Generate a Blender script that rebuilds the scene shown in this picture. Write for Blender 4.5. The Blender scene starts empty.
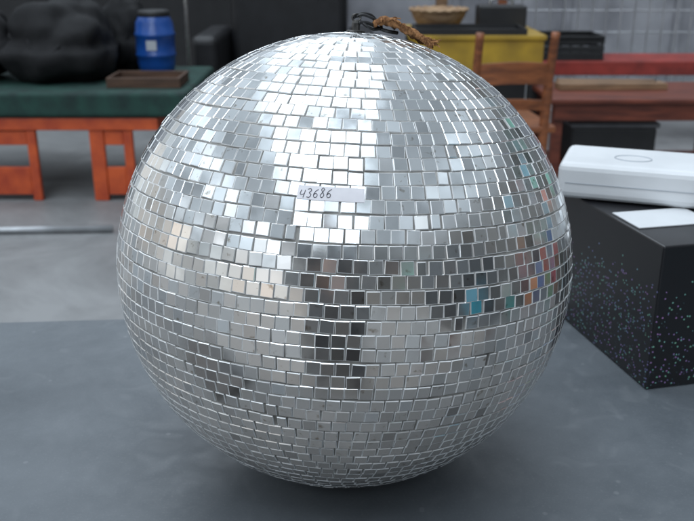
import bpy, bmesh, math, random
from mathutils import Vector, Matrix, noise
random.seed(7)
scene = bpy.context.scene
col = scene.collection
R = 0.2

# ---------------------------------------------------------------- materials
def nodes(m):
    m.use_nodes = True
    return m.node_tree.nodes, m.node_tree.links, m.node_tree.nodes["Principled BSDF"]

def mat(name, c, c2=None, rough=0.5, metal=0.0, scale=8.0, bump=0.0, spec=0.5, detail=6, lo=0.35, hi=0.65):
    m = bpy.data.materials.new(name)
    n, l, b = nodes(m)
    b.inputs["Roughness"].default_value = rough
    b.inputs["Metallic"].default_value = metal
    b.inputs["Specular IOR Level"].default_value = spec
    if c2 is None:
        c2 = tuple(x * 0.7 for x in c)
    tc = n.new("ShaderNodeTexCoord")
    no = n.new("ShaderNodeTexNoise"); no.inputs["Scale"].default_value = scale
    no.inputs["Detail"].default_value = detail
    l.new(tc.outputs["Object"], no.inputs["Vector"])
    r = n.new("ShaderNodeValToRGB")
    r.color_ramp.elements[0].position = lo; r.color_ramp.elements[1].position = hi
    r.color_ramp.elements[0].color = (*c2, 1); r.color_ramp.elements[1].color = (*c, 1)
    l.new(no.outputs["Fac"], r.inputs["Fac"])
    l.new(r.outputs["Color"], b.inputs["Base Color"])
    if bump:
        n2 = n.new("ShaderNodeTexNoise"); n2.inputs["Scale"].default_value = scale * 7
        n2.inputs["Detail"].default_value = 4
        l.new(tc.outputs["Object"], n2.inputs["Vector"])
        bp = n.new("ShaderNodeBump"); bp.inputs["Strength"].default_value = bump
        bp.inputs["Distance"].default_value = 0.002
        l.new(n2.outputs["Fac"], bp.inputs["Height"])
        l.new(bp.outputs["Normal"], b.inputs["Normal"])
    return m

def wood_mat(name, c, c2, rough=0.45):
    m = bpy.data.materials.new(name)
    n, l, b = nodes(m)
    b.inputs["Roughness"].default_value = rough
    tc = n.new("ShaderNodeTexCoord")
    mp = n.new("ShaderNodeMapping"); mp.inputs["Scale"].default_value = (2, 14, 14)
    no = n.new("ShaderNodeTexNoise"); no.inputs["Scale"].default_value = 3; no.inputs["Detail"].default_value = 8
    r = n.new("ShaderNodeValToRGB")
    r.color_ramp.elements[0].position = .35; r.color_ramp.elements[1].position = .65
    r.color_ramp.elements[0].color = (*c2, 1); r.color_ramp.elements[1].color = (*c, 1)
    l.new(tc.outputs["Object"], mp.inputs["Vector"]); l.new(mp.outputs["Vector"], no.inputs["Vector"])
    l.new(no.outputs["Fac"], r.inputs["Fac"]); l.new(r.outputs["Color"], b.inputs["Base Color"])
    return m

def mirror_mat():
    m = bpy.data.materials.new("mirror_glass")
    n, l, b = nodes(m)
    at = n.new("ShaderNodeAttribute"); at.attribute_name = "tile"
    sep = n.new("ShaderNodeSeparateColor"); l.new(at.outputs["Color"], sep.inputs["Color"])
    ramp = n.new("ShaderNodeValToRGB")
    e = ramp.color_ramp.elements
    e[0].position = 0.0; e[0].color = (.5, .5, .5, 1)
    e[1].position = 1.0; e[1].color = (.94, .94, .94, 1)
    x = e.new(0.03); x.color = (.80, .80, .80, 1)
    x = e.new(0.4); x.color = (.87, .875, .87, 1)
    l.new(sep.outputs["Red"], ramp.inputs["Fac"])
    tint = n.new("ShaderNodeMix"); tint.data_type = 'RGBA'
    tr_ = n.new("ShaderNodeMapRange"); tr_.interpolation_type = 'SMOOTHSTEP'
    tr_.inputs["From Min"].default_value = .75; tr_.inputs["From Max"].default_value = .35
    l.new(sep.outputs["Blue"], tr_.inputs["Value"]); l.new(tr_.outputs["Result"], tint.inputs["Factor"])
    tint.inputs["A"].default_value = (.94, .98, 1, 1); tint.inputs["B"].default_value = (.97, .885, .81, 1)  # cool upper, warm lower: reflected hue painted into the tile colour
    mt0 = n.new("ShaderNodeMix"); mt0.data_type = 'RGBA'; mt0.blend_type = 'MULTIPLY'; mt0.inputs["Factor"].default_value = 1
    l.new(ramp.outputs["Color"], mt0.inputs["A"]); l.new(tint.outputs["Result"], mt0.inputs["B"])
    tc = n.new("ShaderNodeTexCoord")
    no = n.new("ShaderNodeTexNoise"); no.inputs["Scale"].default_value = 150; no.inputs["Detail"].default_value = 5
    l.new(tc.outputs["Object"], no.inputs["Vector"])
    r2 = n.new("ShaderNodeValToRGB")
    r2.color_ramp.elements[0].position = .26; r2.color_ramp.elements[0].color = (.5, .45, .39, 1)
    r2.color_ramp.elements[1].position = .36; r2.color_ramp.elements[1].color = (1, 1, 1, 1)
    l.new(no.outputs["Fac"], r2.inputs["Fac"])
    mx = n.new("ShaderNodeMix"); mx.data_type = 'RGBA'; mx.blend_type = 'MULTIPLY'
    mx.inputs["Factor"].default_value = 1.0
    l.new(mt0.outputs["Result"], mx.inputs["A"]); l.new(r2.outputs["Color"], mx.inputs["B"])
    l.new(mx.outputs["Result"], b.inputs["Base Color"])
    mt = n.new("ShaderNodeMapRange"); mt.inputs["To Min"].default_value = 0.80; mt.inputs["To Max"].default_value = 0.96
    l.new(sep.outputs["Green"], mt.inputs["Value"]); l.new(mt.outputs["Result"], b.inputs["Metallic"])
    no2 = n.new("ShaderNodeTexNoise"); no2.inputs["Scale"].default_value = 40; no2.inputs["Detail"].default_value = 4
    l.new(tc.outputs["Object"], no2.inputs["Vector"])
    rr = n.new("ShaderNodeMapRange"); rr.inputs["From Min"].default_value = .3; rr.inputs["From Max"].default_value = .7
    rr.inputs["To Min"].default_value = 0.07; rr.inputs["To Max"].default_value = 0.19
    l.new(no2.outputs["Fac"], rr.inputs["Value"]); l.new(rr.outputs["Result"], b.inputs["Roughness"])
    no3 = n.new("ShaderNodeTexNoise"); no3.inputs["Scale"].default_value = 110; no3.inputs["Detail"].default_value = 1
    l.new(tc.outputs["Object"], no3.inputs["Vector"])
    bp = n.new("ShaderNodeBump"); bp.inputs["Strength"].default_value = .03; bp.inputs["Distance"].default_value = .0006
    l.new(no3.outputs["Fac"], bp.inputs["Height"]); l.new(bp.outputs["Normal"], b.inputs["Normal"])
    return m
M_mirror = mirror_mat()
M_edge = mat("cut_glass_edge", (.97, .97, .96), (.80, .81, .81), rough=.15, metal=.5, scale=150)
M_grout = mat("old_glue", (.40, .39, .37), (.15, .145, .135), rough=.8, scale=45)
M_steel = mat("worn_steel", (.5, .5, .5), (.2, .18, .16), rough=.35, metal=.9, scale=120)
M_dull = mat("tarnished_steel", (.12, .115, .11), (.04, .038, .035), rough=.5, metal=.7, scale=200)
M_blackwire = mat("black_wire", (.02, .02, .022), (.01, .01, .01), rough=.5, scale=100)
M_cord = mat("tan_brown_rag", (.52, .25, .10), (.20, .085, .03), rough=.95, scale=200, bump=1.0, lo=.40, hi=.6)
M_paper = mat("sticker_paper", (.84, .82, .85), (.76, .74, .77), rough=.8, scale=60, spec=.1)
M_ink = mat("pen_ink", (.06, .06, .08), (.03, .03, .04), rough=.7, scale=60, spec=.1)

# ---------------------------------------------------------------- builders
def obj_from(name, verts, faces, m, parent=None, smooth=False, mats=None, fm=None):
    me = bpy.data.meshes.new(name)
    me.from_pydata([tuple(v) for v in verts], [], faces)
    for k in (mats or [m]):
        me.materials.append(k)
    if fm:
        me.polygons.foreach_set("material_index", fm)
    if smooth:
        me.polygons.foreach_set("use_smooth", [True] * len(me.polygons))
    me.update()
    o = bpy.data.objects.new(name, me)
    col.objects.link(o)
    if parent: o.parent = parent
    return o

def thing(name, label, category, loc=(0, 0, 0), rot=(0, 0, 0)):
    e = bpy.data.objects.new(name, None)
    e.empty_display_size = 0.1
    col.objects.link(e)
    e.location = loc; e.rotation_euler = rot
    e["label"] = label; e["category"] = category
    return e

class Geo:
    def __init__(s): s.v = []; s.f = []
    def box(s, x0, x1, y0, y1, z0, z1, M=None):
        b = len(s.v)
        P = [Vector(p) for p in [(x0,y0,z0),(x1,y0,z0),(x1,y1,z0),(x0,y1,z0),(x0,y0,z1),(x1,y0,z1),(x1,y1,z1),(x0,y1,z1)]]
        if M: P = [M @ p for p in P]
        s.v += P
        s.f += [tuple(b+i for i in q) for q in [(3,2,1,0),(4,5,6,7),(0,1,5,4),(1,2,6,5),(2,3,7,6),(3,0,4,7)]]
        return s
    def lathe(s, prof, c=(0,0,0), seg=40):
        b = len(s.v); n = len(prof)
        for i in range(seg):
            a = 2*math.pi*i/seg
            for r, z in prof:
                s.v.append(Vector((c[0]+r*math.cos(a), c[1]+r*math.sin(a), c[2]+z)))
        for i in range(seg):
            j = (i+1) % seg
            for k in range(n-1):
                s.f.append((b+i*n+k, b+j*n+k, b+j*n+k+1, b+i*n+k+1))
        return s
    def tube(s, pts, rad, seg=10, flat=1.0, up=None):
        pts = [Vector(p) for p in pts]; n = len(pts)
        rads = rad if isinstance(rad, (list, tuple)) else [rad]*n
        b = len(s.v); prev = None
        for i, p in enumerate(pts):
            t = (pts[min(i+1, n-1)] - pts[max(i-1, 0)]).normalized()
            if up is not None:
                w = Vector(up); w = (w - t*w.dot(t)).normalized(); u = w.cross(t)
            else:
                if prev is None: u = t.orthogonal().normalized()
                else: u = (prev - t*prev.dot(t)).normalized()
                prev = u; w = t.cross(u)
            for k in range(seg):
                a = 2*math.pi*k/seg
                s.v.append(p + (u*math.cos(a)+w*math.sin(a)*flat)*rads[i])
        for i in range(n-1):
            for k in range(seg):
                k2 = (k+1) % seg
                s.f.append((b+i*seg+k, b+i*seg+k2, b+(i+1)*seg+k2, b+(i+1)*seg+k))
        s.f.append(tuple(b+k for k in reversed(range(seg))))
        s.f.append(tuple(b+(n-1)*seg+k for k in range(seg)))
        return s
    def make(s, name, m, parent=None, bevel=0, smooth=False, seg=2):
        o = obj_from(name, s.v, s.f, m, parent, smooth)
        if bevel:
            md = o.modifiers.new("bevel", 'BEVEL'); md.width = bevel; md.segments = seg
            md.limit_method = 'ANGLE'; md.harden_normals = False
        return o

def smooth_pts(pts, k=6):
    pts = [Vector(p) for p in pts]; out = []
    for i in range(len(pts)-1):
        p0 = pts[max(i-1, 0)]; p1 = pts[i]; p2 = pts[i+1]; p3 = pts[min(i+2, len(pts)-1)]
        for j in range(k):
            t = j/k
            out.append(0.5*((2*p1)+(p2-p0)*t+(2*p0-5*p1+4*p2-p3)*t*t+(3*p1-p0-3*p2+p3)*t**3))
    out.append(pts[-1]); return out

# ---------------------------------------------------------------- ball
TZ = 0.75
ball = thing("mirror_ball", "large silver mirror ball of small square tiles on grey table", "mirror ball", (0, 0, TZ+R+0.0005),
             (math.radians(-5.0), math.radians(2.7), 0))
def sph(lat, lon, r=R):
    return Vector((r*math.cos(lat)*math.cos(lon), r*math.cos(lat)*math.sin(lon), r*math.sin(lat)))
V = []; F = []; FM = []; CA = []
N = 60
TH = 0.0017
for i in range(N):
    lat = -math.pi/2 + (i+.5)*math.pi/N
    n = max(3, round(2*math.pi*R*math.cos(lat)/0.0106))
    ph = random.random()*6.28
    rowh = math.pi*R/N
    roww = 2*math.pi*R*math.cos(lat)/n
    rowtilt = random.gauss(0, .005)
    wob = random.random()*6.28; wob2 = random.random()*6.28
    low = max(0, -math.sin(lat))
    for k in range(n):
        lon = ph + 2*math.pi*(k + random.uniform(-.045, .045))/n
        lt = lat + (0.0005*math.sin(3*lon+wob)+.00028*math.sin(11*lon+wob2))/R + random.gauss(0, .00016)/R
        c = sph(lt, lon); nr = c.normalized()
        e = Vector((-math.sin(lon), math.cos(lon), 0)); no = nr.cross(e)
        q_ = random.random()
        s_ = 3.5 if q_ < .03 else (2.0 if q_ < .12 else 1.0)
        tx = random.gauss(0, .006)*s_; ty = random.gauss(0, .007)*s_+rowtilt
        tx = max(-.05, min(.05, tx)); ty = max(-.05, min(.05, ty))
        nn = (nr + e*tx + no*ty).normalized()
        a = random.gauss(0, .028)
        e2 = (e*math.cos(a)+no*math.sin(a)); e2 = (e2-nn*e2.dot(nn)).normalized(); n2 = nn.cross(e2)
        hw = (roww*0.5 - random.uniform(.00012, .00045)); hh = rowh*0.5 - random.uniform(.00018, .00050) - low*.00015
        if random.random() < .02: hw *= random.uniform(.65, .88)
        ch = random.uniform(.0004, .0006) + low*.00015
        c = c + nr*random.gauss(0, .00015)
        b = len(V)
        for (dz, ins) in ((0, ch), (-ch*.9, 0), (-TH, 0)):
            for sx, sy in ((-1,-1),(1,-1),(1,1),(-1,1)):
                V.append(c + nn*dz + e2*sx*(hw-ins) + n2*sy*(hh-ins))
        F.append((b, b+1, b+2, b+3)); FM.append(0)
        for q in range(4):
            q2 = (q+1) % 4
            F.append((b+4+q, b+4+q2, b+q2, b+q)); FM.append(1)
            F.append((b+8+q, b+8+q2, b+4+q2, b+4+q)); FM.append(1)
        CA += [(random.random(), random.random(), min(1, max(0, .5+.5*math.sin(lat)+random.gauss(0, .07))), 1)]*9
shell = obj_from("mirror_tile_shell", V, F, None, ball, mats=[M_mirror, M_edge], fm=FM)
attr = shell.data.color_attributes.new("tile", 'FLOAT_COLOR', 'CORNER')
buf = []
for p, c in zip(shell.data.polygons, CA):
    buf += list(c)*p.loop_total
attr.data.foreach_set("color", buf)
Geo().lathe([(max(1e-4, (R-.0010)*math.cos(t)), (R-.0010)*math.sin(t)) for t in [-math.pi/2+math.pi*j/64 for j in range(65)]], seg=96).make("core", M_grout, ball, smooth=True)

# hanging fitting at the pole
g = Geo().lathe([(0.0001, .0018), (.007, .0018), (.008, .0012), (.008, -.001)], (0, 0, R), 32)
g.lathe([(.0036, .0015), (.0036, .0075), (.0022, .0105), (.0001, .0105)], (0, 0, R), 6)
g.make("hanging_plate", M_dull, ball)
ring = [(0.0034*math.cos(t), 0.001*math.sin(2*t), R+.0118+.003*math.sin(t)) for t in [2*math.pi*j/28 for j in range(29)]]
Geo().tube(ring, .0010, 8).make("hanging_ring", M_dull, ball, smooth=True)
w = Geo()
w.tube(smooth_pts([(0,0,R+.013),(.006,.002,R+.0145),(.014,.004,R+.012),(.020,.008,R+.0085),(.026,.01,R+.010),(.034,.012,R+.004)]), .0013, 8)
w.tube(smooth_pts([(-.002,0,R+.012),(.004,.006,R+.0155),(.012,.01,R+.015),(.018,.012,R+.010),(.022,.006,R+.005),(.016,.002,R+.003),(.010,-.001,R+.005),(.004,0,R+.009)]), .0013, 8)
w.tube(smooth_pts([(.002,-.002,R+.008),(.010,.002,R+.008),(.020,.006,R+.004),(.028,.004,R+.002),(.036,.008,R+.001)]), .0016, 8)
w.make("hanging_wire", M_blackwire, ball, smooth=True)
path = smooth_pts([(.015,.004,R+.008),(.023,.004,R+.011),(.032,.001,R+.0095),(.041,-.001,R+.005),(.050,-.002,R+.001),(.058,-.003,R-.003),(.065,-.003,R-.007)], 14)
rv = []; rf = []; W = 14
for i, p in enumerate(path):
    t = i/(len(path)-1)
    half = .0045 + .0075*math.sin(math.pi*min(1, t*1.1)) + .0022*noise.noise(Vector((t*9, 3, 0)))
    for j in range(W+1):
        s = j/W*2-1
        rag = 1 + (.35*noise.noise(Vector((t*40, s*2+7, 1))) if abs(s) > .75 else 0)
        fold = .0026*math.sin(s*7+t*5)+.0026*noise.noise(Vector((t*13, s*2.2, 5)))
        q = p + Vector((-.15*s*half, s*half*rag, 0)) + Vector((0, 0, fold - abs(s)*.0012))
        m_ = (R+.0012)/q.length
        if m_ > 1: q = q*m_
        rv.append(q)
for i in range(len(path)-1):
    for j in range(W):
        a_ = i*(W+1)+j
        rf.append((a_, a_+W+1, a_+W+2, a_+1))
rag = obj_from("rag_strip", rv, rf, M_cord, ball, smooth=True)
md = rag.modifiers.new("solid", 'SOLIDIFY'); md.thickness = .0014; md.offset = 0
cg = Geo()
for s in range(26):
    i0 = random.randrange(4, len(path)-2) if s < 14 else len(path)-2
    p = path[i0] + Vector((0, random.uniform(-.009, .008), random.uniform(0, .002)))
    d = Vector((random.uniform(.2, 1), random.uniform(-.8, .6), random.uniform(-.5, .5))).normalized()*random.uniform(.003, .009)
    pts = smooth_pts([p, p+d*.5+Vector((0,0,.001)), p+d], 4)
    cg.tube(pts, [.0005]*(len(pts)-1)+[.0001], 5)
cg.make("frayed_threads", M_cord, ball)

# label
lat0 = math.radians(27.8); lonc = math.radians(-90-4.7)
wl = math.radians(15.0)
def lab(u, v, r):
    return sph(lat0 + v*.0100/R, lonc + (u-.5)*wl, r)
vv = []; ff = []
NU = 24
for a in range(NU+1):
    for b_ in range(4):
        vv.append(lab(a/NU, b_/3-.5, R+.0006))
for a in range(NU):
    for b_ in range(3):
        q = a*4+b_; ff.append((q, q+4, q+5, q+1))
label = obj_from("paper_label", vv, ff, M_paper, ball, smooth=True)
digits = {
 '4': [[(.12,.95),(.02,.45),(.35,.35),(.85,.5)], [(.85,.95),(.72,0)]],
 '3': [[(.1,.9),(.55,1),(.8,.8),(.45,.55),(.85,.35),(.6,.05),(.1,.08)]],
 '6': [[(.8,1),(.3,.7),(.1,.3),(.35,.02),(.75,.12),(.75,.4),(.4,.5),(.15,.32)]],
 '8': [[(.75,.85),(.45,1),(.2,.8),(.5,.55),(.8,.25),(.45,0),(.15,.22),(.45,.52),(.75,.85)]],
}
hv = []; hf = []
for di, ch in enumerate("43686"):
    for st in digits[ch]:
        pts = smooth_pts([(p[0], p[1], 0) for p in st], 5) if len(st) > 3 else [Vector((p[0], p[1], 0)) for p in st]
        P = []
        for p in pts:
            u = .045 + di*.098 + (p.x*.08) + (p.y-.5)*.015
            v = -.34 + p.y*[.56,.66,.60,.70,.62][di] + [-.04, -.04, .0, .03, .05][di]
            P.append(lab(u, v, R+.00085))
        for i in range(len(P)-1):
            d = (P[i+1]-P[i])
            if d.length < 1e-7: continue
            d.normalize(); s = d.cross(P[i].normalized())*.00021
            b = len(hv)
            nrm = P[i].normalized()*(.000012*(len(hv)//4 % 5))
            hv += [q+nrm for q in (P[i]-s-d*.0001, P[i]+s-d*.0001, P[i+1]+s+d*.0001, P[i+1]-s+d*.0001)]
            hf.append((b, b+1, b+2, b+3))
obj_from("handwriting", hv, hf, M_ink, label)

# ---------------------------------------------------------------- table
M_table = bpy.data.materials.new("grey_vinyl_top")
n, l, b = nodes(M_table)
tc = n.new("ShaderNodeTexCoord")
n1 = n.new("ShaderNodeTexNoise"); n1.inputs["Scale"].default_value = 5; n1.inputs["Detail"].default_value = 9; n1.inputs["Roughness"].default_value = .65
n2 = n.new("ShaderNodeTexNoise"); n2.inputs["Scale"].default_value = 60; n2.inputs["Detail"].default_value = 5
n4 = n.new("ShaderNodeTexNoise"); n4.inputs["Scale"].default_value = 22; n4.inputs["Detail"].default_value = 8; n4.inputs["Distortion"].default_value = 1.5
n5 = n.new("ShaderNodeTexNoise"); n5.inputs["Scale"].default_value = 420; n5.inputs["Detail"].default_value = 3
vo = n.new("ShaderNodeTexVoronoi"); vo.inputs["Scale"].default_value = 28; vo.inputs["Randomness"].default_value = 1
for q in (n1, n2, vo, n4, n5): l.new(tc.outputs["Object"], q.inputs["Vector"])
r1 = n.new("ShaderNodeValToRGB"); r1.color_ramp.elements[0].position = .3; r1.color_ramp.elements[1].position = .7
r1.color_ramp.elements[0].color = (.076, .088, .099, 1); r1.color_ramp.elements[1].color = (.132, .147, .161, 1)
l.new(n1.outputs["Fac"], r1.inputs["Fac"])
r2 = n.new("ShaderNodeValToRGB"); r2.color_ramp.elements[0].position = .05; r2.color_ramp.elements[1].position = .085
r2.color_ramp.elements[0].color = (1, 1, 1, 1); r2.color_ramp.elements[1].color = (0, 0, 0, 1)
l.new(vo.outputs["Distance"], r2.inputs["Fac"])
r4 = n.new("ShaderNodeValToRGB"); r4.color_ramp.elements[0].position = .58; r4.color_ramp.elements[1].position = .72
r4.color_ramp.elements[1].color = (.6, .6, .6, 1)
l.new(n4.outputs["Fac"], r4.inputs["Fac"])
ad = n.new("ShaderNodeMath"); ad.operation = 'MAXIMUM'; l.new(r2.outputs["Color"], ad.inputs[0]); l.new(r4.outputs["Color"], ad.inputs[1])
r5 = n.new("ShaderNodeMapRange"); r5.inputs["From Min"].default_value = .55; r5.inputs["From Max"].default_value = .75; r5.inputs["To Max"].default_value = .6
l.new(n5.outputs["Fac"], r5.inputs["Value"])
ad2 = n.new("ShaderNodeMath"); ad2.operation = 'MAXIMUM'; l.new(ad.outputs[0], ad2.inputs[0]); l.new(r5.outputs["Result"], ad2.inputs[1])
ml = n.new("ShaderNodeMath"); ml.operation = 'MULTIPLY'; l.new(ad2.outputs[0], ml.inputs[0]); ml.inputs[1].default_value = .28
mx = n.new("ShaderNodeMix"); mx.data_type = 'RGBA'
l.new(ml.outputs[0], mx.inputs["Factor"]); l.new(r1.outputs["Color"], mx.inputs["A"]); mx.inputs["B"].default_value = (.27, .28, .29, 1)
l.new(mx.outputs["Result"], b.inputs["Base Color"])
rr = n.new("ShaderNodeMapRange"); rr.inputs["From Min"].default_value = .3; rr.inputs["From Max"].default_value = .7
rr.inputs["To Min"].default_value = .36; rr.inputs["To Max"].default_value = .58
l.new(n4.outputs["Fac"], rr.inputs["Value"]); l.new(rr.outputs["Result"], b.inputs["Roughness"])
bp = n.new("ShaderNodeBump"); bp.inputs["Strength"].default_value = .25; bp.inputs["Distance"].default_value = .001
l.new(n2.outputs["Fac"], bp.inputs["Height"]); l.new(bp.outputs["Normal"], b.inputs["Normal"])

M_leg = mat("grey_metal_leg", (.12, .12, .13), rough=.5, metal=.5)
tab = thing("table", "flat grey vinyl-topped table carrying the mirror ball", "table", (0, 0, 0), (0, 0, math.radians(4)))
Geo().box(-1.3, 1.3, -.36, .345, TZ-.035, TZ).make("table_top", M_table, tab, .004)
for x in (-1.22, 1.17):
    for y in (-.33, .27):
        Geo().box(x, x+.05, y, y+.05, 0, TZ-.036).make("leg", M_leg, tab, .004)

# ---------------------------------------------------------------- ground & wall
M_floor = bpy.data.materials.new("concrete")
n, l, b = nodes(M_floor)
tc = n.new("ShaderNodeTexCoord")
n1 = n.new("ShaderNodeTexNoise"); n1.inputs["Scale"].default_value = 1.6; n1.inputs["Detail"].default_value = 10; n1.inputs["Roughness"].default_value = .72
n1.inputs["Distortion"].default_value = .6
l.new(tc.outputs["Object"], n1.inputs["Vector"])
r1 = n.new("ShaderNodeValToRGB"); r1.color_ramp.elements[0].position = .36; r1.color_ramp.elements[1].position = .62
r1.color_ramp.elements[0].color = (.145, .147, .148, 1); r1.color_ramp.elements[1].color = (.25, .252, .252, 1)
l.new(n1.outputs["Fac"], r1.inputs["Fac"]); l.new(r1.outputs["Color"], b.inputs["Base Color"])
b.inputs["Roughness"].default_value = .5
fl = Geo().box(-14, 14, -14, 14, -.1, 0).make("ground", M_floor); fl["kind"] = "structure"
M_wall = mat("painted_wall", (.30, .30, .32), (.14, .14, .155), rough=.8, scale=2)
wg = Geo().box(-6, 6, 7.5, 7.65, 0, 3)
for x in range(-6, 7): wg.box(x-.03, x+.03, 7.46, 7.498, 0, 3)
wl_ = wg.make("wall", M_wall); wl_["label"] = "grey sheet wall behind the stored furniture"; wl_["category"] = "wall"

# ---------------------------------------------------------------- boxes on the table
M_black = mat("black_print_card", (.012, .012, .014), (.02, .02, .022), rough=.35, scale=30)
n, l = M_black.node_tree.nodes, M_black.node_tree.links; b = n["Principled BSDF"]
tc = n.new("ShaderNodeTexCoord")
vo = n.new("ShaderNodeTexVoronoi"); vo.inputs["Scale"].default_value = 300
l.new(tc.outputs["Object"], vo.inputs["Vector"])
sepv = n.new("ShaderNodeSeparateXYZ"); l.new(tc.outputs["Object"], sepv.inputs[0])
dr = n.new("ShaderNodeValToRGB"); dr.color_ramp.elements[0].position = .24; dr.color_ramp.elements[1].position = .36
dr.color_ramp.elements[0].color = (1,1,1,1); dr.color_ramp.elements[1].color = (0,0,0,1)
l.new(vo.outputs["Distance"], dr.inputs["Fac"])
sc = n.new("ShaderNodeSeparateColor"); l.new(vo.outputs["Color"], sc.inputs["Color"])
nb = n.new("ShaderNodeTexNoise"); nb.inputs["Scale"].default_value = 14; l.new(tc.outputs["Object"], nb.inputs["Vector"])
zadd = n.new("ShaderNodeMath"); zadd.operation = 'MULTIPLY_ADD'; l.new(nb.outputs["Fac"], zadd.inputs[0]); zadd.inputs[1].default_value = .09
l.new(sepv.outputs["Z"], zadd.inputs[2])
zr = n.new("ShaderNodeMapRange"); zr.inputs["From Min"].default_value = .05; zr.inputs["From Max"].default_value = .18
zr.inputs["To Min"].default_value = .35; zr.inputs["To Max"].default_value = 1.0
l.new(zadd.outputs[0], zr.inputs["Value"])
gt = n.new("ShaderNodeMath"); gt.operation = 'GREATER_THAN'
l.new(sc.outputs["Red"], gt.inputs[0]); l.new(zr.outputs["Result"], gt.inputs[1])
mm = n.new("ShaderNodeMath"); mm.operation = 'MULTIPLY'; l.new(gt.outputs[0], mm.inputs[0]); l.new(dr.outputs["Color"], mm.inputs[1])
hr_ = n.new("ShaderNodeMapRange"); hr_.inputs["To Min"].default_value = .40; hr_.inputs["To Max"].default_value = .80
l.new(sc.outputs["Green"], hr_.inputs["Value"])
hs = n.new("ShaderNodeCombineColor"); hs.mode = 'HSV'
l.new(hr_.outputs["Result"], hs.inputs[0]); hs.inputs[1].default_value = .55; hs.inputs[2].default_value = .42
mx = n.new("ShaderNodeMix"); mx.data_type = 'RGBA'; l.new(mm.outputs[0], mx.inputs["Factor"])
mx.inputs["A"].default_value = (.012, .012, .014, 1); l.new(hs.outputs["Color"], mx.inputs["B"])
l.new(mx.outputs["Result"], b.inputs["Base Color"])

M_white = mat("white_card", (.70, .71, .72), (.62, .63, .64), rough=.5, scale=12)
M_greyprint = mat("grey_print", (.45, .47, .5), (.4, .42, .45), rough=.5)
ang = math.radians(13)
bx = thing("carton", "black carton printed with tiny coloured dots on the table", "box", (.336, .125, TZ), (0, 0, ang))
Geo().box(0, .30, 0, .28, .001, .170).make("carton_body", M_black, bx, .002)
Geo().box(.006, .10, .06, .12, .1705, .1715).make("shipping_label", M_white, bx)
wx = thing("white_box", "flat white carton lying on top of the black box", "box", (.262, .305, TZ+.1720), (0, 0, math.radians(-20)))
Geo().box(0, .26, 0, .115, 0, .045).make("carton_body", M_white, wx, .009, seg=3)
Geo().box(.01, .25, -.0006, .0004, .020, .0212).make("lid_seam", M_greyprint, wx)
g = Geo()
ov = [(.085+.022*math.cos(t), .05+.016*math.sin(t), .0452) for t in [2*math.pi*j/40 for j in range(41)]]
g.tube(ov, .0009, 6); g.make("oval_emblem", M_greyprint, wx)

# ---------------------------------------------------------------- background things
M_green = mat("dark_green_cloth", (.010, .050, .038), (.005, .022, .019), rough=.8, scale=12)
M_red = mat("red_orange_paint", (.58, .095, .022), (.36, .045, .015), rough=.45, scale=10)
M_bluep = mat("blue_plastic", (.01, .07, .30), (.008, .05, .22), rough=.3, scale=10)
M_blk = mat("black_leather", (.010, .010, .012), (.005, .005, .006), rough=.5, scale=14, bump=.3)
M_blkp = mat("black_plastic", (.012, .012, .013), (.007, .007, .008), rough=.55)
M_yel = mat("yellow_paint", (.46, .29, .025), (.24, .15, .018), rough=.5, scale=5)
M_wood = wood_mat("orange_brown_wood", (.28, .09, .03), (.13, .04, .015))
M_wood2 = wood_mat("mahogany_wood", (.17, .04, .02), (.08, .018, .01))
M_plank = wood_mat("old_timber", (.26, .15, .08), (.13, .075, .04), .7)
M_tray = wood_mat("dark_brown_wood", (.10, .05, .028), (.05, .025, .014), .6)
M_tan = wood_mat("basket_cane", (.42, .28, .16), (.22, .13, .07), .7)
M_wire = mat("zinc_wire", (.45, .46, .48), (.3, .31, .32), rough=.4, metal=.6)
M_red2 = mat("dull_red_paint", (.30, .035, .025), (.17, .02, .015), rough=.5)

tr = thing("trolley", "red steel trolley with a dark green padded top", "trolley", (-1.6, 3.45, 0))
Geo().box(-.8, .85, 0, .95, .42, .54).make("padded_top", M_green, tr, .02, seg=3)
g = Geo()
g.box(-.8, .70, .02, .06, .355, .415); g.box(-.8, .70, .86, .90, .355, .415)
g.box(.66, .70, .06, .86, .355, .415)
g.make("frame", M_red, tr, .005)
for x0, x1 in ((.36, .57), (-.30, .10)):
    g = Geo().box(x0, x0+.07, .03, .06, .0, .354)
    g.box(x1-.045, x1, .03, .06, .0, .354)
    g.box(x0+.071, x1-.046, .035, .055, .03, .17)
    g.box(x0+.071, x1-.046, .035, .055, .28, .35)
    g.make("leg_frame", M_red, tr, .004)
for x, y in ((.64, .70), (-.76, .04), (-.76, .86)):
    Geo().box(x, x+.035, y, y+.035, 0, .354).make("leg", M_red, tr, .004)
ba = thing("barrel", "rounded blue plastic barrel with black lid on the green top", "barrel", (-1.01, 4.08, .54))
Geo().lathe([(.0001,.001),(.080,.001),(.092,.010),(.099,.06),(.102,.095),(.106,.10),(.106,.11),(.102,.115),(.103,.20),(.107,.205),(.107,.215),(.102,.22),(.097,.27),(.082,.30),(.074,.31)], seg=48).make("drum_body", M_bluep, ba, smooth=True)
Geo().lathe([(.080,.300),(.083,.303),(.083,.325),(.076,.332),(.0001,.332)], seg=48).make("lid", M_blkp, ba, smooth=True)
lv=[]; lf=[]
for j in range(7):
    a = math.radians(-106+j*5)
    for z in (.135, .185): lv.append((.1045*math.cos(a), .1045*math.sin(a), z))
for j in range(6): lf.append((2*j, 2*j+2, 2*j+3, 2*j+1))
obj_from("barrel_label", lv, lf, M_greyprint, ba)

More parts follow.
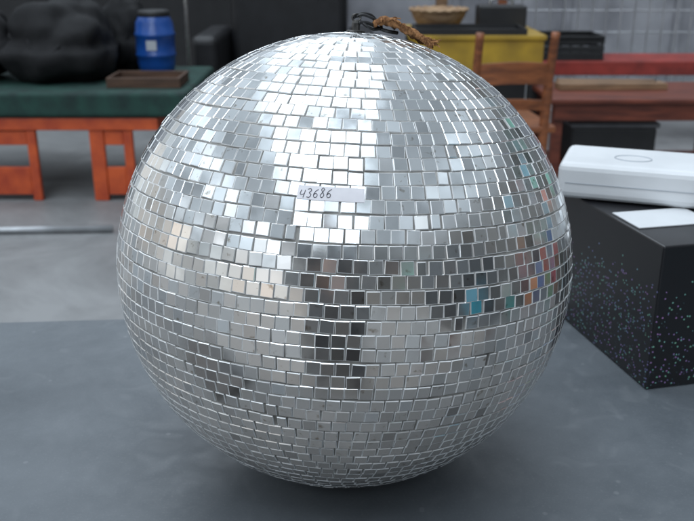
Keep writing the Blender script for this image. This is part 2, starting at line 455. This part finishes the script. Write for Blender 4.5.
def crate(loc, w, d, h, m, label):
    t = thing("crate", label, "crate", loc)
    g = Geo()
    g.box(0, w, 0, d, 0, .02)
    for z in (.02, h*.36, h*.68, h-.03):
        zz = z + (h*.22 if z > .02 and z < h-.03 else .03)
        g.box(0, w, 0, .015, z+.001, zz); g.box(0, w, d-.015, d, z+.001, zz)
        g.box(0, .015, .016, d-.016, z+.001, zz); g.box(w-.015, w, .016, d-.016, z+.001, zz)
    nn = 6
    for i in range(nn+1):
        x = .004+(w-.028)*i/nn
        g.box(x, x+.02, .003, .012, .02, h-.001)
    g.make("crate_body", m, t, .003)
    return t
M_bag = mat("dull_black_canvas", (.012, .012, .013), (.006, .006, .007), rough=.75, scale=18, bump=.3, spec=.3)
def sack(loc, rx, ry, h, seed, label, m):
    t = thing("bag", label, "bag", loc)
    v = []; f = []; A = 64; B = 36
    for i in range(B+1):
        ph = math.pi*i/B
        for j in range(A):
            th = 2*math.pi*j/A
            d = Vector((math.sin(ph)*math.cos(th), math.sin(ph)*math.sin(th), math.cos(ph)))
            k = 1 + .22*noise.noise(d*1.6+Vector((seed,0,0))) + .08*noise.noise(d*3.4+Vector((seed,2,0)))
            z = max(0.0, .45 + .55*d.z*k)
            sq = 1/max(abs(math.cos(th)), abs(math.sin(th)))**.5
            v.append((rx*d.x*k*sq*(1.1 if d.z < 0 else 1), ry*d.y*k*sq*(1.1 if d.z < 0 else 1), z*h))
    for i in range(B):
        for j in range(A):
            f.append((i*A+j, i*A+(j+1)%A, (i+1)*A+(j+1)%A, (i+1)*A+j))
    obj_from("bag_body", v, f, m, t, smooth=True)
    Geo().tube(smooth_pts([(-rx*.4,-ry*.7,h*.70),(-rx*.3,-ry*.95,h*.45),(rx*.15,-ry*1.0,h*.42),(rx*.35,-ry*.7,h*.70)]), .010, 8).make("handle", m, t, smooth=True)
sack((-1.46, 3.92, .54), .26, .26, .40, 3.1, "slumped black holdall bag on the green trolley top", M_bag)
sack((-2.00, 3.90, .54), .27, .24, .44, 8.4, "bulging black holdall bag on the green trolley top", M_bag)
sack((-1.21, 4.26, .54), .14, .11, .40, 5.7, "small black bag wedged beside the blue barrel", M_bag)
ty2 = thing("tray", "dark brown wooden tray in front of the blue barrel", "tray", (-1.16, 3.58, .54))
g = Geo().box(0, .36, 0, .26, .001, .012)
g.box(0,.36,0,.014,.013,.05); g.box(0,.36,.246,.26,.013,.05); g.box(0,.014,.015,.245,.013,.05); g.box(.346,.36,.015,.245,.013,.05)
g.make("tray_body", M_tray, ty2, .002)

ps = thing("garment_rail", "thin chrome pole stand on a round base", "stand", (-.90, 4.45, 0))
g = Geo().tube([(0,0,.02),(0,0,1.7)], .010, 14); g.make("pole", M_steel, ps, smooth=True)
Geo().lathe([(.0001,.001),(.18,.001),(.18,.012),(.02,.03),(.0001,.03)], seg=40).make("base", M_blkp, ps)

so = thing("armchair", "black leather sofa with padded back and chrome feet", "sofa", (-.38, 4.85, 0))
Geo().box(-.40, .40, 0, .62, .12, .42).make("seat", M_blk, so, .05, seg=4)
Geo().box(-.40, .40, .60, .80, .15, 1.05).make("backrest", M_blk, so, .06, seg=4)
for x in (-.58, .405):
    Geo().box(x, x+.175, 0, .8, .12, .66).make("armrest", M_blk, so, .05, seg=4)
for x in (-.5, .48):
    for y in (.06, .72):
        Geo().tube([(x,y,0),(x,y,.13)], .02, 12).make("foot", M_steel, so)
def cabinet(loc, x0, x1, label, h=1.5):
    c_ = thing("cabinet", label, "cabinet", loc)
    Geo().box(x0, x1, 0, .5, .05, h).make("cabinet_body", M_blkp, c_, .006)
    return c_
cb = cabinet((-1.55, 6.2, 0), -1.2, .95, "tall black cabinet with two doors against the wall")
for x in (-1.18, -.11):
    Geo().box(x, x+1.04, -.02, -.001, .07, 1.48).make("door", M_blkp, cb, .004)
for x in (-.17, -.08):
    Geo().box(x-.006, x+.006, -.045, -.021, .8, .95).make("handle", M_steel, cb, .003)

yb = thing("workbench", "yellow painted workbench with deep apron", "bench", (.70, 3.85, 0))
Geo().box(-.37, .33, -.0, .62, .740, .765).make("bench_top", M_yel, yb, .004)
Geo().box(-.36, .32, .012, .035, .56, .739).make("apron", M_yel, yb, .004)
for x in (-.35, .26):
    for y in (.04, .55):
        Geo().box(x, x+.05, y, y+.05, 0, .739).make("leg", M_blkp, yb, .004)
Geo().box(-.29, .25, .06, .54, .28, .54).make("lower_drawer", M_blkp, yb, .004)
ty = thing("tray", "shallow black metal tray on the yellow bench", "tray", (.55, 3.86, .765))
g = Geo().box(-.19, .38, 0, .3, .001, .008); g.box(-.19,.38,0,.008,.008,.03); g.box(-.19,.38,.292,.30,.008,.03); g.box(-.19,-.182,.008,.292,.008,.03); g.box(.372,.38,.008,.292,.008,.03)
g.make("tray_body", M_blkp, ty)
bs = thing("basket", "round tan cane basket on the yellow bench", "basket", (.52, 4.30, .765))
pr = [(.0001,.002),(.09,.002),(.12,.02),(.145,.06),(.155,.09),(.160,.093),(.155,.098),(.142,.09),(.11,.022),(.0001,.012)]
Geo().lathe(pr, seg=48).make("basket_bowl", M_tan, bs, smooth=True)
Geo().tube([(.158*math.cos(t), .158*math.sin(t), .096+.003*math.sin(20*t)) for t in [2*math.pi*j/120 for j in range(121)]], .007, 8).make("rim", M_tan, bs, smooth=True)
tb = thing("toolbox", "small black toolbox with a top handle on the yellow bench", "toolbox", (.87, 4.28, .765))
Geo().box(-.14, .12, -.08, .08, .001, .12).make("toolbox_body", M_blkp, tb, .01)
Geo().tube(smooth_pts([(-.07,0,.115),(-.06,0,.15),(.04,0,.15),(.05,0,.115)]), .008, 8).make("handle", M_steel, tb, smooth=True)

chair = thing("chair", "orange-brown wooden chair with curved back rails", "chair", (.72, 3.05, 0), (0, 0, math.radians(6)))
Geo().box(-.2, .2, -.02, .38, .43, .46).make("seat", M_wood, chair, .008)
for x in (-.17, .15):
    Geo().tube(smooth_pts([(x,0,0),(x,.005,.25),(x,0,.44),(x,-.02,.65),(x,-.06,.86)]), [.017]*6+[.022]*12+[.018]*7, 10).make("back_post", M_wood, chair, smooth=True)
    Geo().tube([(x,.34,0),(x,.34,.425)], [.013,.019], 10).make("leg", M_wood, chair, smooth=True)
def rail(z, h, y):
    v=[];f=[]
    for i in range(13):
        t=i/12; x=-.165+.31*t; yy=y-.03*math.sin(math.pi*t); zz=z+.012*math.sin(math.pi*t)
        for dy,dz in ((-.008,-h),(.008,-h),(.008,h),(-.008,h)): v.append((x,yy+dy,zz+dz))
    for i in range(12):
        for k in range(4):
            k2=(k+1)%4; f.append((i*4+k,i*4+k2,i*4+4+k2,i*4+4+k))
    f.append((3,2,1,0)); f.append((48,49,50,51))
    return obj_from("back_rail", v, f, M_wood, chair)
rail(.685, .045, -.03); rail(.55, .022, -.012)
g=Geo(); g.tube([(-.17,0,.2),(.15,0,.2)], .01, 8); g.tube([(-.17,.34,.2),(.15,.34,.2)], .01, 8); g.tube([(-.17,0,.15),(-.17,.34,.15)], .01, 8); g.tube([(.15,0,.15),(.15,.34,.15)], .01, 8)
g.make("stretcher", M_wood, chair, smooth=True)

rt = thing("wooden_table", "red-brown wooden side table with plain apron", "table", (.98, 3.45, 0))
Geo().box(0, 1.0, 0, .55, .485, .51).make("table_top", M_wood2, rt, .006)
Geo().box(.03, .97, .03, .05, .40, .484).make("apron", M_wood2, rt, .003)
for x in (.03, .92):
    for y in (.052, .48):
        Geo().box(x, x+.05, y, y+.05, 0, .484).make("leg", M_wood2, rt, .006)
Geo().box(.03, .97, .03, .5, .12, .15).make("lower_shelf", M_wood2, rt, .004)
rb = thing("red_bench", "long low dull red painted bench", "bench", (.9, 4.85, 0))
Geo().box(0, 1.7, 0, .4, .42, .51).make("seat", M_red2, rb, .008)
for x in (.05, 1.6):
    Geo().box(x, x+.05, .03, .37, 0, .419).make("leg", M_red2, rb, .005)
crate((1.20, 4.87, .51), .42, .34, .15, M_blkp, "low black plastic crate on the red bench")
for i, (x, y, w, d, rz) in enumerate(((1.08, 3.70, .55, .10, .05), (1.10, 3.82, .5, .09, -.06))):
    t = thing("timber_plank", "short rough timber plank lying on the red-brown table", "plank", (x, y, .5105), (0, 0, rz))
    t["group"] = "planks on the red-brown table"
    Geo().box(0, w, 0, d, 0, .03).make("plank_board", M_plank, t, .002)
bt = thing("storage_bin", "black storage bin with lid under the red-brown table", "bin", (1.12, 3.55, .1505))
Geo().box(0, .42, 0, .34, 0, .20).make("bin_body", M_blkp, bt, .012)
Geo().box(-.01, .43, -.01, .35, .201, .225).make("lid", M_leg, bt, .005)
lp = thing("timber_post", "tall timber post standing beside the wooden chair", "post", (.60, 5.2, 0), (.0, 0, .1))
Geo().box(0, .07, 0, .05, 0, 1.5).make("post_board", M_plank, lp, .003)
lp2 = thing("timber_post", "tall timber post standing beside the red bench", "post", (1.02, 5.35, 0), (0, 0, -.2))
Geo().box(0, .06, 0, .05, 0, 1.6).make("post_board", M_wood, lp2, .003)
wr = thing("wire_panel", "free-standing zinc wire mesh panel", "wire rack", (1.25, 5.7, 0))
g = Geo()
for i in range(15):
    g.tube([(i*.1,0,.05),(i*.1,0,1.3)], .006, 6)
for z in (.05,.35,.6,.75,.9,1.1,1.3):
    g.tube([(0,.012,z),(1.4,.012,z)], .006, 6)
g.make("mesh_grid", M_wire, wr)
for x in (0, 1.4):
    Geo().box(x-.02, x+.02, -.2, .2, 0, .045).make("foot", M_wire, wr, .004)

pp = thing("pipe", "short steel pipe lying on the concrete floor", "pipe", (-1.55, 2.93, .016))
Geo().tube([(-.5,0,0),(.52,.05,0)], .016, 14).make("pipe_body", M_wire, pp, smooth=True)

# ---------------------------------------------------------------- things the ball mirrors; cartons, bag, side table and cabinet are added
M_cyan = mat("cyan_plastic", (.01, .50, .72), (.01, .44, .64), rough=.4)
M_dk = mat("dark_card", (.03, .032, .038), (.02, .02, .024), rough=.6)
M_brn = mat("brown_card", (.34, .24, .15), (.28, .19, .12), rough=.7)
M_teal = mat("teal_card", (.02, .32, .30), rough=.5)
M_org = mat("orange_card", (.6, .22, .06), rough=.5)
M_blu = mat("blue_card", (.04, .14, .4), rough=.5)
M_pnk = mat("red_pink_card", (.55, .10, .12), rough=.5)
M_grn = mat("green_card", (.06, .30, .10), rough=.5)
st = thing("reflection_side_table", "dark wooden side table stacked with cartons", "table", (.85, -1.35, 0))  # added out of view to darken the ball's right-hand reflections
Geo().box(0, .8, 0, .95, .70, .735).make("table_top", M_dk, st, .005)
for x in (.03, .72):
    for y in (.03, .87): Geo().box(x, x+.05, y, y+.05, 0, .699).make("leg", M_wood2, st, .005)
def carton(loc, w, d, h, m, label, rz=0):  # unseen boxes added to colour and darken tiles by reflection
    t = thing("reflection_box", label, "box", loc, (0, 0, rz))
    Geo().box(0, w, 0, d, .001, h).make("carton_body", m, t, .004)
    Geo().box(w*.44, w*.56, -.001, d+.001, h+.0005, h+.0015).make("sealing_tape", M_greyprint, t)
    return t
carton((.98, -.74, .735), .14, .13, .27, M_cyan, "tall cyan carton added on the side table for reflections", .25)
carton((1.0, -.55, .735), .35, .12, .40, M_dk, "dark grey carton added on the side table for reflections")
carton((.90, -1.32, .735), .45, .54, .66, M_dk, "large dark grey carton added on the side table for reflections")
carton((1.18, -.74, .735), .2, .14, .55, M_dk, "tall dark grey carton added on the side table for reflections")
items = [(.75,-.26,.06,.05,.14,M_teal,"teal"),(.86,-.16,.07,.06,.18,M_dk,"dark grey"),(.80,-.07,.05,.06,.13,M_org,"orange"),
         (.92,-.02,.08,.07,.22,M_dk,"black"),(.78,.04,.05,.05,.17,M_blu,"blue"),(.90,.12,.07,.07,.24,M_red,"red"),(.70,.10,.05,.05,.11,M_grn,"green"),
         (1.02,.08,.09,.07,.30,M_dk,"dark"),(.76,.22,.05,.06,.16,M_pnk,"red"),(.92,.23,.08,.07,.26,M_teal,"teal"),(.97,-.12,.08,.08,.30,M_pnk,"red"),
         (.66,.24,.05,.05,.13,M_org,"orange"),(.98,-.27,.1,.08,.26,M_dk,"dark"),(1.10,-.15,.1,.1,.36,M_brn,"brown"),(.84,.27,.05,.05,.26,M_blu,"blue")]
for x, y, w_, d_, h_, m_, cn in items:  # unseen packets added to give coloured and dark glints in the ball
    carton((x, y, TZ+.0005), w_, d_, h_, m_, "small upright %s packet added on the grey table for reflections" % cn, random.uniform(-.4, .4))
M_cloth = mat("charcoal_cloth", (.055, .058, .065), (.03, .032, .036), rough=.9, scale=30, bump=.5)
bg_ = thing("bag", "unseen flat charcoal cloth bag added on the grey table for a dark reflection", "bag", (-.52, -.335, TZ+.0015), (0, 0, .06))  # added out of view; puts a dark patch in the lower-left reflection
Geo().box(0, .30, 0, .14, 0, .016).make("bag_body", M_cloth, bg_, .007, seg=4)
Geo().tube(smooth_pts([(.05,.0,.010),(.06,-.03,.008),(.11,-.035,.008),(.16,-.03,.008),(.17,.0,.010)]), .006, 8).make("handle", M_cloth, bg_, smooth=True)
rk = cabinet((-.40, -2.15, 0), -.12, .60, "unseen black cabinet added behind the person to widen the dark reflection", 1.62)  # added unseen backdrop; joins up the dark patch mirrored around the person
for x in (-.11, .245):
    Geo().box(x, x+.34, .501, .52, .07, 1.60).make("door", M_blkp, rk, .004)

# photographer standing at the table
M_jacket = mat("dark_jacket", (.024, .025, .031), (.012, .013, .016), rough=.9, scale=9, spec=.2)
M_jeans = mat("dark_jeans", (.020, .024, .036), (.011, .013, .020), rough=.9, scale=12, spec=.2)
M_skin = mat("skin", (.48, .27, .19), (.42, .22, .15), rough=.5)
M_hair = mat("dark_hair", (.03, .02, .014), (.015, .01, .007), rough=.6, scale=60)
J = {}; E = []; 
def jv(name, p, r, par=None):
    J[name] = (len(J), Vector(p), r)
    if par: E.append((J[par][0], J[name][0]))
jv('pelvis', (.05,0,.96), (.235,.15)); jv('waist', (.03,0,1.10), (.24,.15), 'pelvis'); jv('chest', (-.01,.0,1.30), (.245,.15), 'waist')
jv('neckb', (-.03,.01,1.45), (.095,.08), 'chest'); jv('neck', (-.035,.04,1.50), (.055,.055), 'neckb'); jv('chin', (-.03,.09,1.56), (.065,.075), 'neck')
jv('head', (-.03,.10,1.64), (.078,.095), 'chin'); jv('crown', (-.03,.09,1.72), (.05,.06), 'head')
for s, nm in ((-1,'l'),(1,'r')):
    jv('sh'+nm, (s*.225-.02,0,1.40), (.078,.078), 'chest'); jv('el'+nm, (s*.30,.06,1.14), (.066,.066), 'sh'+nm)
    jv('wr'+nm, (s*.115+.04,.19,1.20), (.031,.034), 'el'+nm); jv('pa'+nm, (s*.085+.07,.235,1.215), (.022,.036), 'wr'+nm)
    for q in range(4):
        jv('fa%d'%q+nm, (s*.070+.075,.26,1.245-.02*q), (.009,.009), 'pa'+nm)
        jv('fb%d'%q+nm, (s*.055+.075,.285,1.245-.02*q), (.008,.008), 'fa%d'%q+nm)
    jv('th'+nm, (s*.075+.07,.21,1.18), (.011,.011), 'pa'+nm); jv('tj'+nm, (s*.045+.07,.215,1.17), (.009,.009), 'th'+nm)
    jv('hi'+nm, (s*.12+.05,0,.86), (.12,.12), 'pelvis'); jv('kn'+nm, (s*.13+.05,.03,.50), (.075,.08), 'hi'+nm)
    jv('an'+nm, (s*.13+.05,-.01,.10), (.045,.05), 'kn'+nm); jv('he'+nm, (s*.13+.05,.0,.05), (.04,.045), 'an'+nm); jv('to'+nm, (s*.15+.05,.16,.035), (.045,.03), 'he'+nm)
me = bpy.data.meshes.new("person"); me.from_pydata([tuple(v[1]) for v in J.values()], E, [])
tmp = bpy.data.objects.new("tmp_person", me); col.objects.link(tmp)
sk = tmp.modifiers.new("skin", 'SKIN'); sk.use_smooth_shade = True
for i, v in enumerate(J.values()):
    me.skin_vertices[0].data[i].radius = v[2]; me.skin_vertices[0].data[i].use_root = (i == 0)
sb = tmp.modifiers.new("sub", 'SUBSURF'); sb.levels = 2; sb.render_levels = 2
dg = bpy.context.evaluated_depsgraph_get()
pm = bpy.data.meshes.new_from_object(tmp.evaluated_get(dg))
bpy.data.objects.remove(tmp)
pm.materials.clear()
for k in (M_jacket, M_jeans, M_skin, M_blkp): pm.materials.append(k)
for p in pm.polygons:
    c = p.center; p.use_smooth = True
    if c.z > 1.485 or c.y > .20: p.material_index = 2
    elif c.z < .08: p.material_index = 3
    elif c.z < .93: p.material_index = 1
per = bpy.data.objects.new("person", pm); col.objects.link(per)
per.location = (-.085, -1.075, 0)
per["label"] = "person in dark jacket and jeans holding a camera over the table"; per["category"] = "person"
hp = []
for i in range(9):
    t = math.pi*.52*i/8; hp.append((max(1e-4, .092*math.sin(t)), .115*math.cos(t)))
hr = Geo().lathe(hp[::-1], (-.03, .085, 1.645), 24).make("hair", M_hair, per, smooth=True)
fe = Geo(); fe.lathe([(.0001,-.02),(.012,-.012),(.010,.01),(.0001,.02)], (-.03, .195, 1.615), 12); fe.make("nose", M_skin, per, smooth=True)
for s in (-1, 1):
    Geo().lathe([(.0001,-.009),(.009,0),(.0001,.009)], (s*.03-.03, .183, 1.645), 12).make("eye", M_blkp, per, smooth=True)
dc = thing("camera", "compact black camera held in both hands over the table", "camera", (-.002, -.805, 1.243), (math.radians(-20), 0, 0))
Geo().box(-.06, .06, -.022, .018, -.038, .038).make("camera_body", M_blkp, dc, .006, seg=3)
lb = Geo().lathe([(.026,.0),(.026,.022),(.018,.022),(.018,.004),(.0001,.004)], (0,0,0), 32).make("lens_barrel", M_dull, dc, smooth=False)
lb.rotation_euler = (math.radians(-90), 0, 0); lb.location = (0, .0185, 0)

# ---------------------------------------------------------------- world
world = bpy.data.worlds.new("World"); scene.world = world; world.use_nodes = True
n = world.node_tree.nodes; l = world.node_tree.links
bg = n["Background"]
tc = n.new("ShaderNodeTexCoord"); sp = n.new("ShaderNodeSeparateXYZ"); l.new(tc.outputs["Generated"], sp.inputs[0])
def M(op, a, b_=None, c=None, clamp=False):
    m = n.new("ShaderNodeMath"); m.operation = op; m.use_clamp = clamp
    for i, x in enumerate((a, b_, c)):
        if x is None: continue
        if isinstance(x, (int, float)): m.inputs[i].default_value = x
        else: l.new(x, m.inputs[i])
    return m.outputs[0]
def smooth(x, a, b_):
    m = n.new("ShaderNodeMapRange"); m.interpolation_type = 'SMOOTHSTEP'
    m.inputs["From Min"].default_value = a; m.inputs["From Max"].default_value = b_
    l.new(x, m.inputs["Value"]); return m.outputs["Result"]
X, Y, Z = sp.outputs[0], sp.outputs[1], sp.outputs[2]
zc = M('MAXIMUM', Z, .08)
cx = M('DIVIDE', X, zc); cy = M('DIVIDE', Y, zc)
fr = M('FRACT', M('ADD', M('MULTIPLY', cx, .7), 10.50))
sky1 = M('MULTIPLY', smooth(fr, .08, .14), M('SUBTRACT', 1.0, smooth(fr, .60, .68)))
fr2 = M('FRACT', M('ADD', M('MULTIPLY', cy, 1.1), 10.1))
bar = smooth(fr2, .14, .20)
cen = M('SUBTRACT', 1.0, smooth(M('ABSOLUTE', M('ADD', cx, .3)), .5, 1.5))
front = M('ADD', .40, M('MULTIPLY', M('SUBTRACT', 1.0, smooth(cy, .1, .8)), .60))
nz = n.new("ShaderNodeTexNoise"); nz.inputs["Scale"].default_value = 4; nz.inputs["Detail"].default_value = 6
l.new(tc.outputs["Generated"], nz.inputs["Vector"])
nz2 = n.new("ShaderNodeTexNoise"); nz2.inputs["Scale"].default_value = 8; nz2.inputs["Detail"].default_value = 5
l.new(tc.outputs["Generated"], nz2.inputs["Vector"])
patch = M('ADD', .20, M('MULTIPLY', smooth(nz2.outputs["Fac"], .42, .50), .80))
nv = smooth(nz.outputs["Fac"], .38, .62)
light = M('MULTIPLY', M('MULTIPLY', M('MULTIPLY', M('MULTIPLY', sky1, bar), patch), front), M('ADD', .80, M('MULTIPLY', cen, 3.2)))
rightd = M('SUBTRACT', 1.0, M('MULTIPLY', smooth(X, .15, .7), .40))
roof = M('MULTIPLY', M('ADD', light, M('ADD', .22, M('MULTIPLY', nv, .32))), rightd)
def vor(scale):
    v = n.new("ShaderNodeTexVoronoi"); v.inputs["Scale"].default_value = scale
    l.new(tc.outputs["Generated"], v.inputs["Vector"])
    s = n.new("ShaderNodeSeparateColor"); l.new(v.outputs["Color"], s.inputs["Color"]); return s
s3 = vor(5); s4 = vor(13)
hsv = n.new("ShaderNodeCombineColor"); hsv.mode = 'HSV'
l.new(M('ADD', .09, M('MULTIPLY', M('GREATER_THAN', s3.outputs["Red"], .45), .46)), hsv.inputs[0])
l.new(M('ADD', .02, M('MULTIPLY', s3.outputs["Green"], .08)), hsv.inputs[1])
leftb = M('SUBTRACT', 1.0, smooth(X, -.35, .02))
val = M('ADD', M('ADD', .03, M('MULTIPLY', leftb, .24)), M('MULTIPLY', M('POWER', s3.outputs["Blue"], 1.4), M('ADD', .12, M('MULTIPLY', leftb, .55))))
l.new(val, hsv.inputs[2])
hs2 = n.new("ShaderNodeCombineColor"); hs2.mode = 'HSV'
hue = M('ADD', M('ADD', .02, M('MULTIPLY', M('GREATER_THAN', s4.outputs["Red"], .30), .44)), M('MULTIPLY', M('GREATER_THAN', s4.outputs["Red"], .55), .10))
l.new(hue, hs2.inputs[0]); hs2.inputs[1].default_value = .58; hs2.inputs[2].default_value = .45
acc = n.new("ShaderNodeMix"); acc.data_type = 'RGBA'
l.new(M('MULTIPLY', M('MULTIPLY', M('GREATER_THAN', s4.outputs["Green"], .82), smooth(X, .30, .55)), M('SUBTRACT', 1.0, smooth(Z, .25, .36))), acc.inputs["Factor"])
l.new(hsv.outputs["Color"], acc.inputs["A"]); l.new(hs2.outputs["Color"], acc.inputs["B"])
rc = n.new("ShaderNodeCombineColor"); l.new(M('MULTIPLY', roof, .89), rc.inputs[0]); l.new(M('MULTIPLY', roof, 1.0), rc.inputs[1]); l.new(M('MULTIPLY', roof, 1.11), rc.inputs[2])
mixw = n.new("ShaderNodeMix"); mixw.data_type = 'RGBA'
l.new(smooth(M('SUBTRACT', Z, M('MULTIPLY', smooth(X, -.1, .4), .18)), .20, .30), mixw.inputs["Factor"]); l.new(acc.outputs["Result"], mixw.inputs["A"]); l.new(rc.outputs["Color"], mixw.inputs["B"])
l.new(mixw.outputs["Result"], bg.inputs["Color"])
bg.inputs["Strength"].default_value = 1.2

# ---------------------------------------------------------------- camera
cam = bpy.data.cameras.new("camera"); co = bpy.data.objects.new("view_camera", cam); col.objects.link(co)
cam.lens = 45.8; cam.sensor_width = 36; cam.clip_start = .02; cam.clip_end = 200
cc = Vector((0, 0, TZ+R))
co.location = cc + Vector((0, -.8*math.cos(math.radians(20)), .8*math.sin(math.radians(20))))
co.rotation_euler = (math.radians(70), 0, 0)
cam.shift_x = .0036
cam.dof.use_dof = True; cam.dof.focus_distance = .64; cam.dof.aperture_fstop = 14
scene.camera = co
scene.view_settings.view_transform = 'Standard'
scene.view_settings.look = 'None'
scene.view_settings.exposure = 0
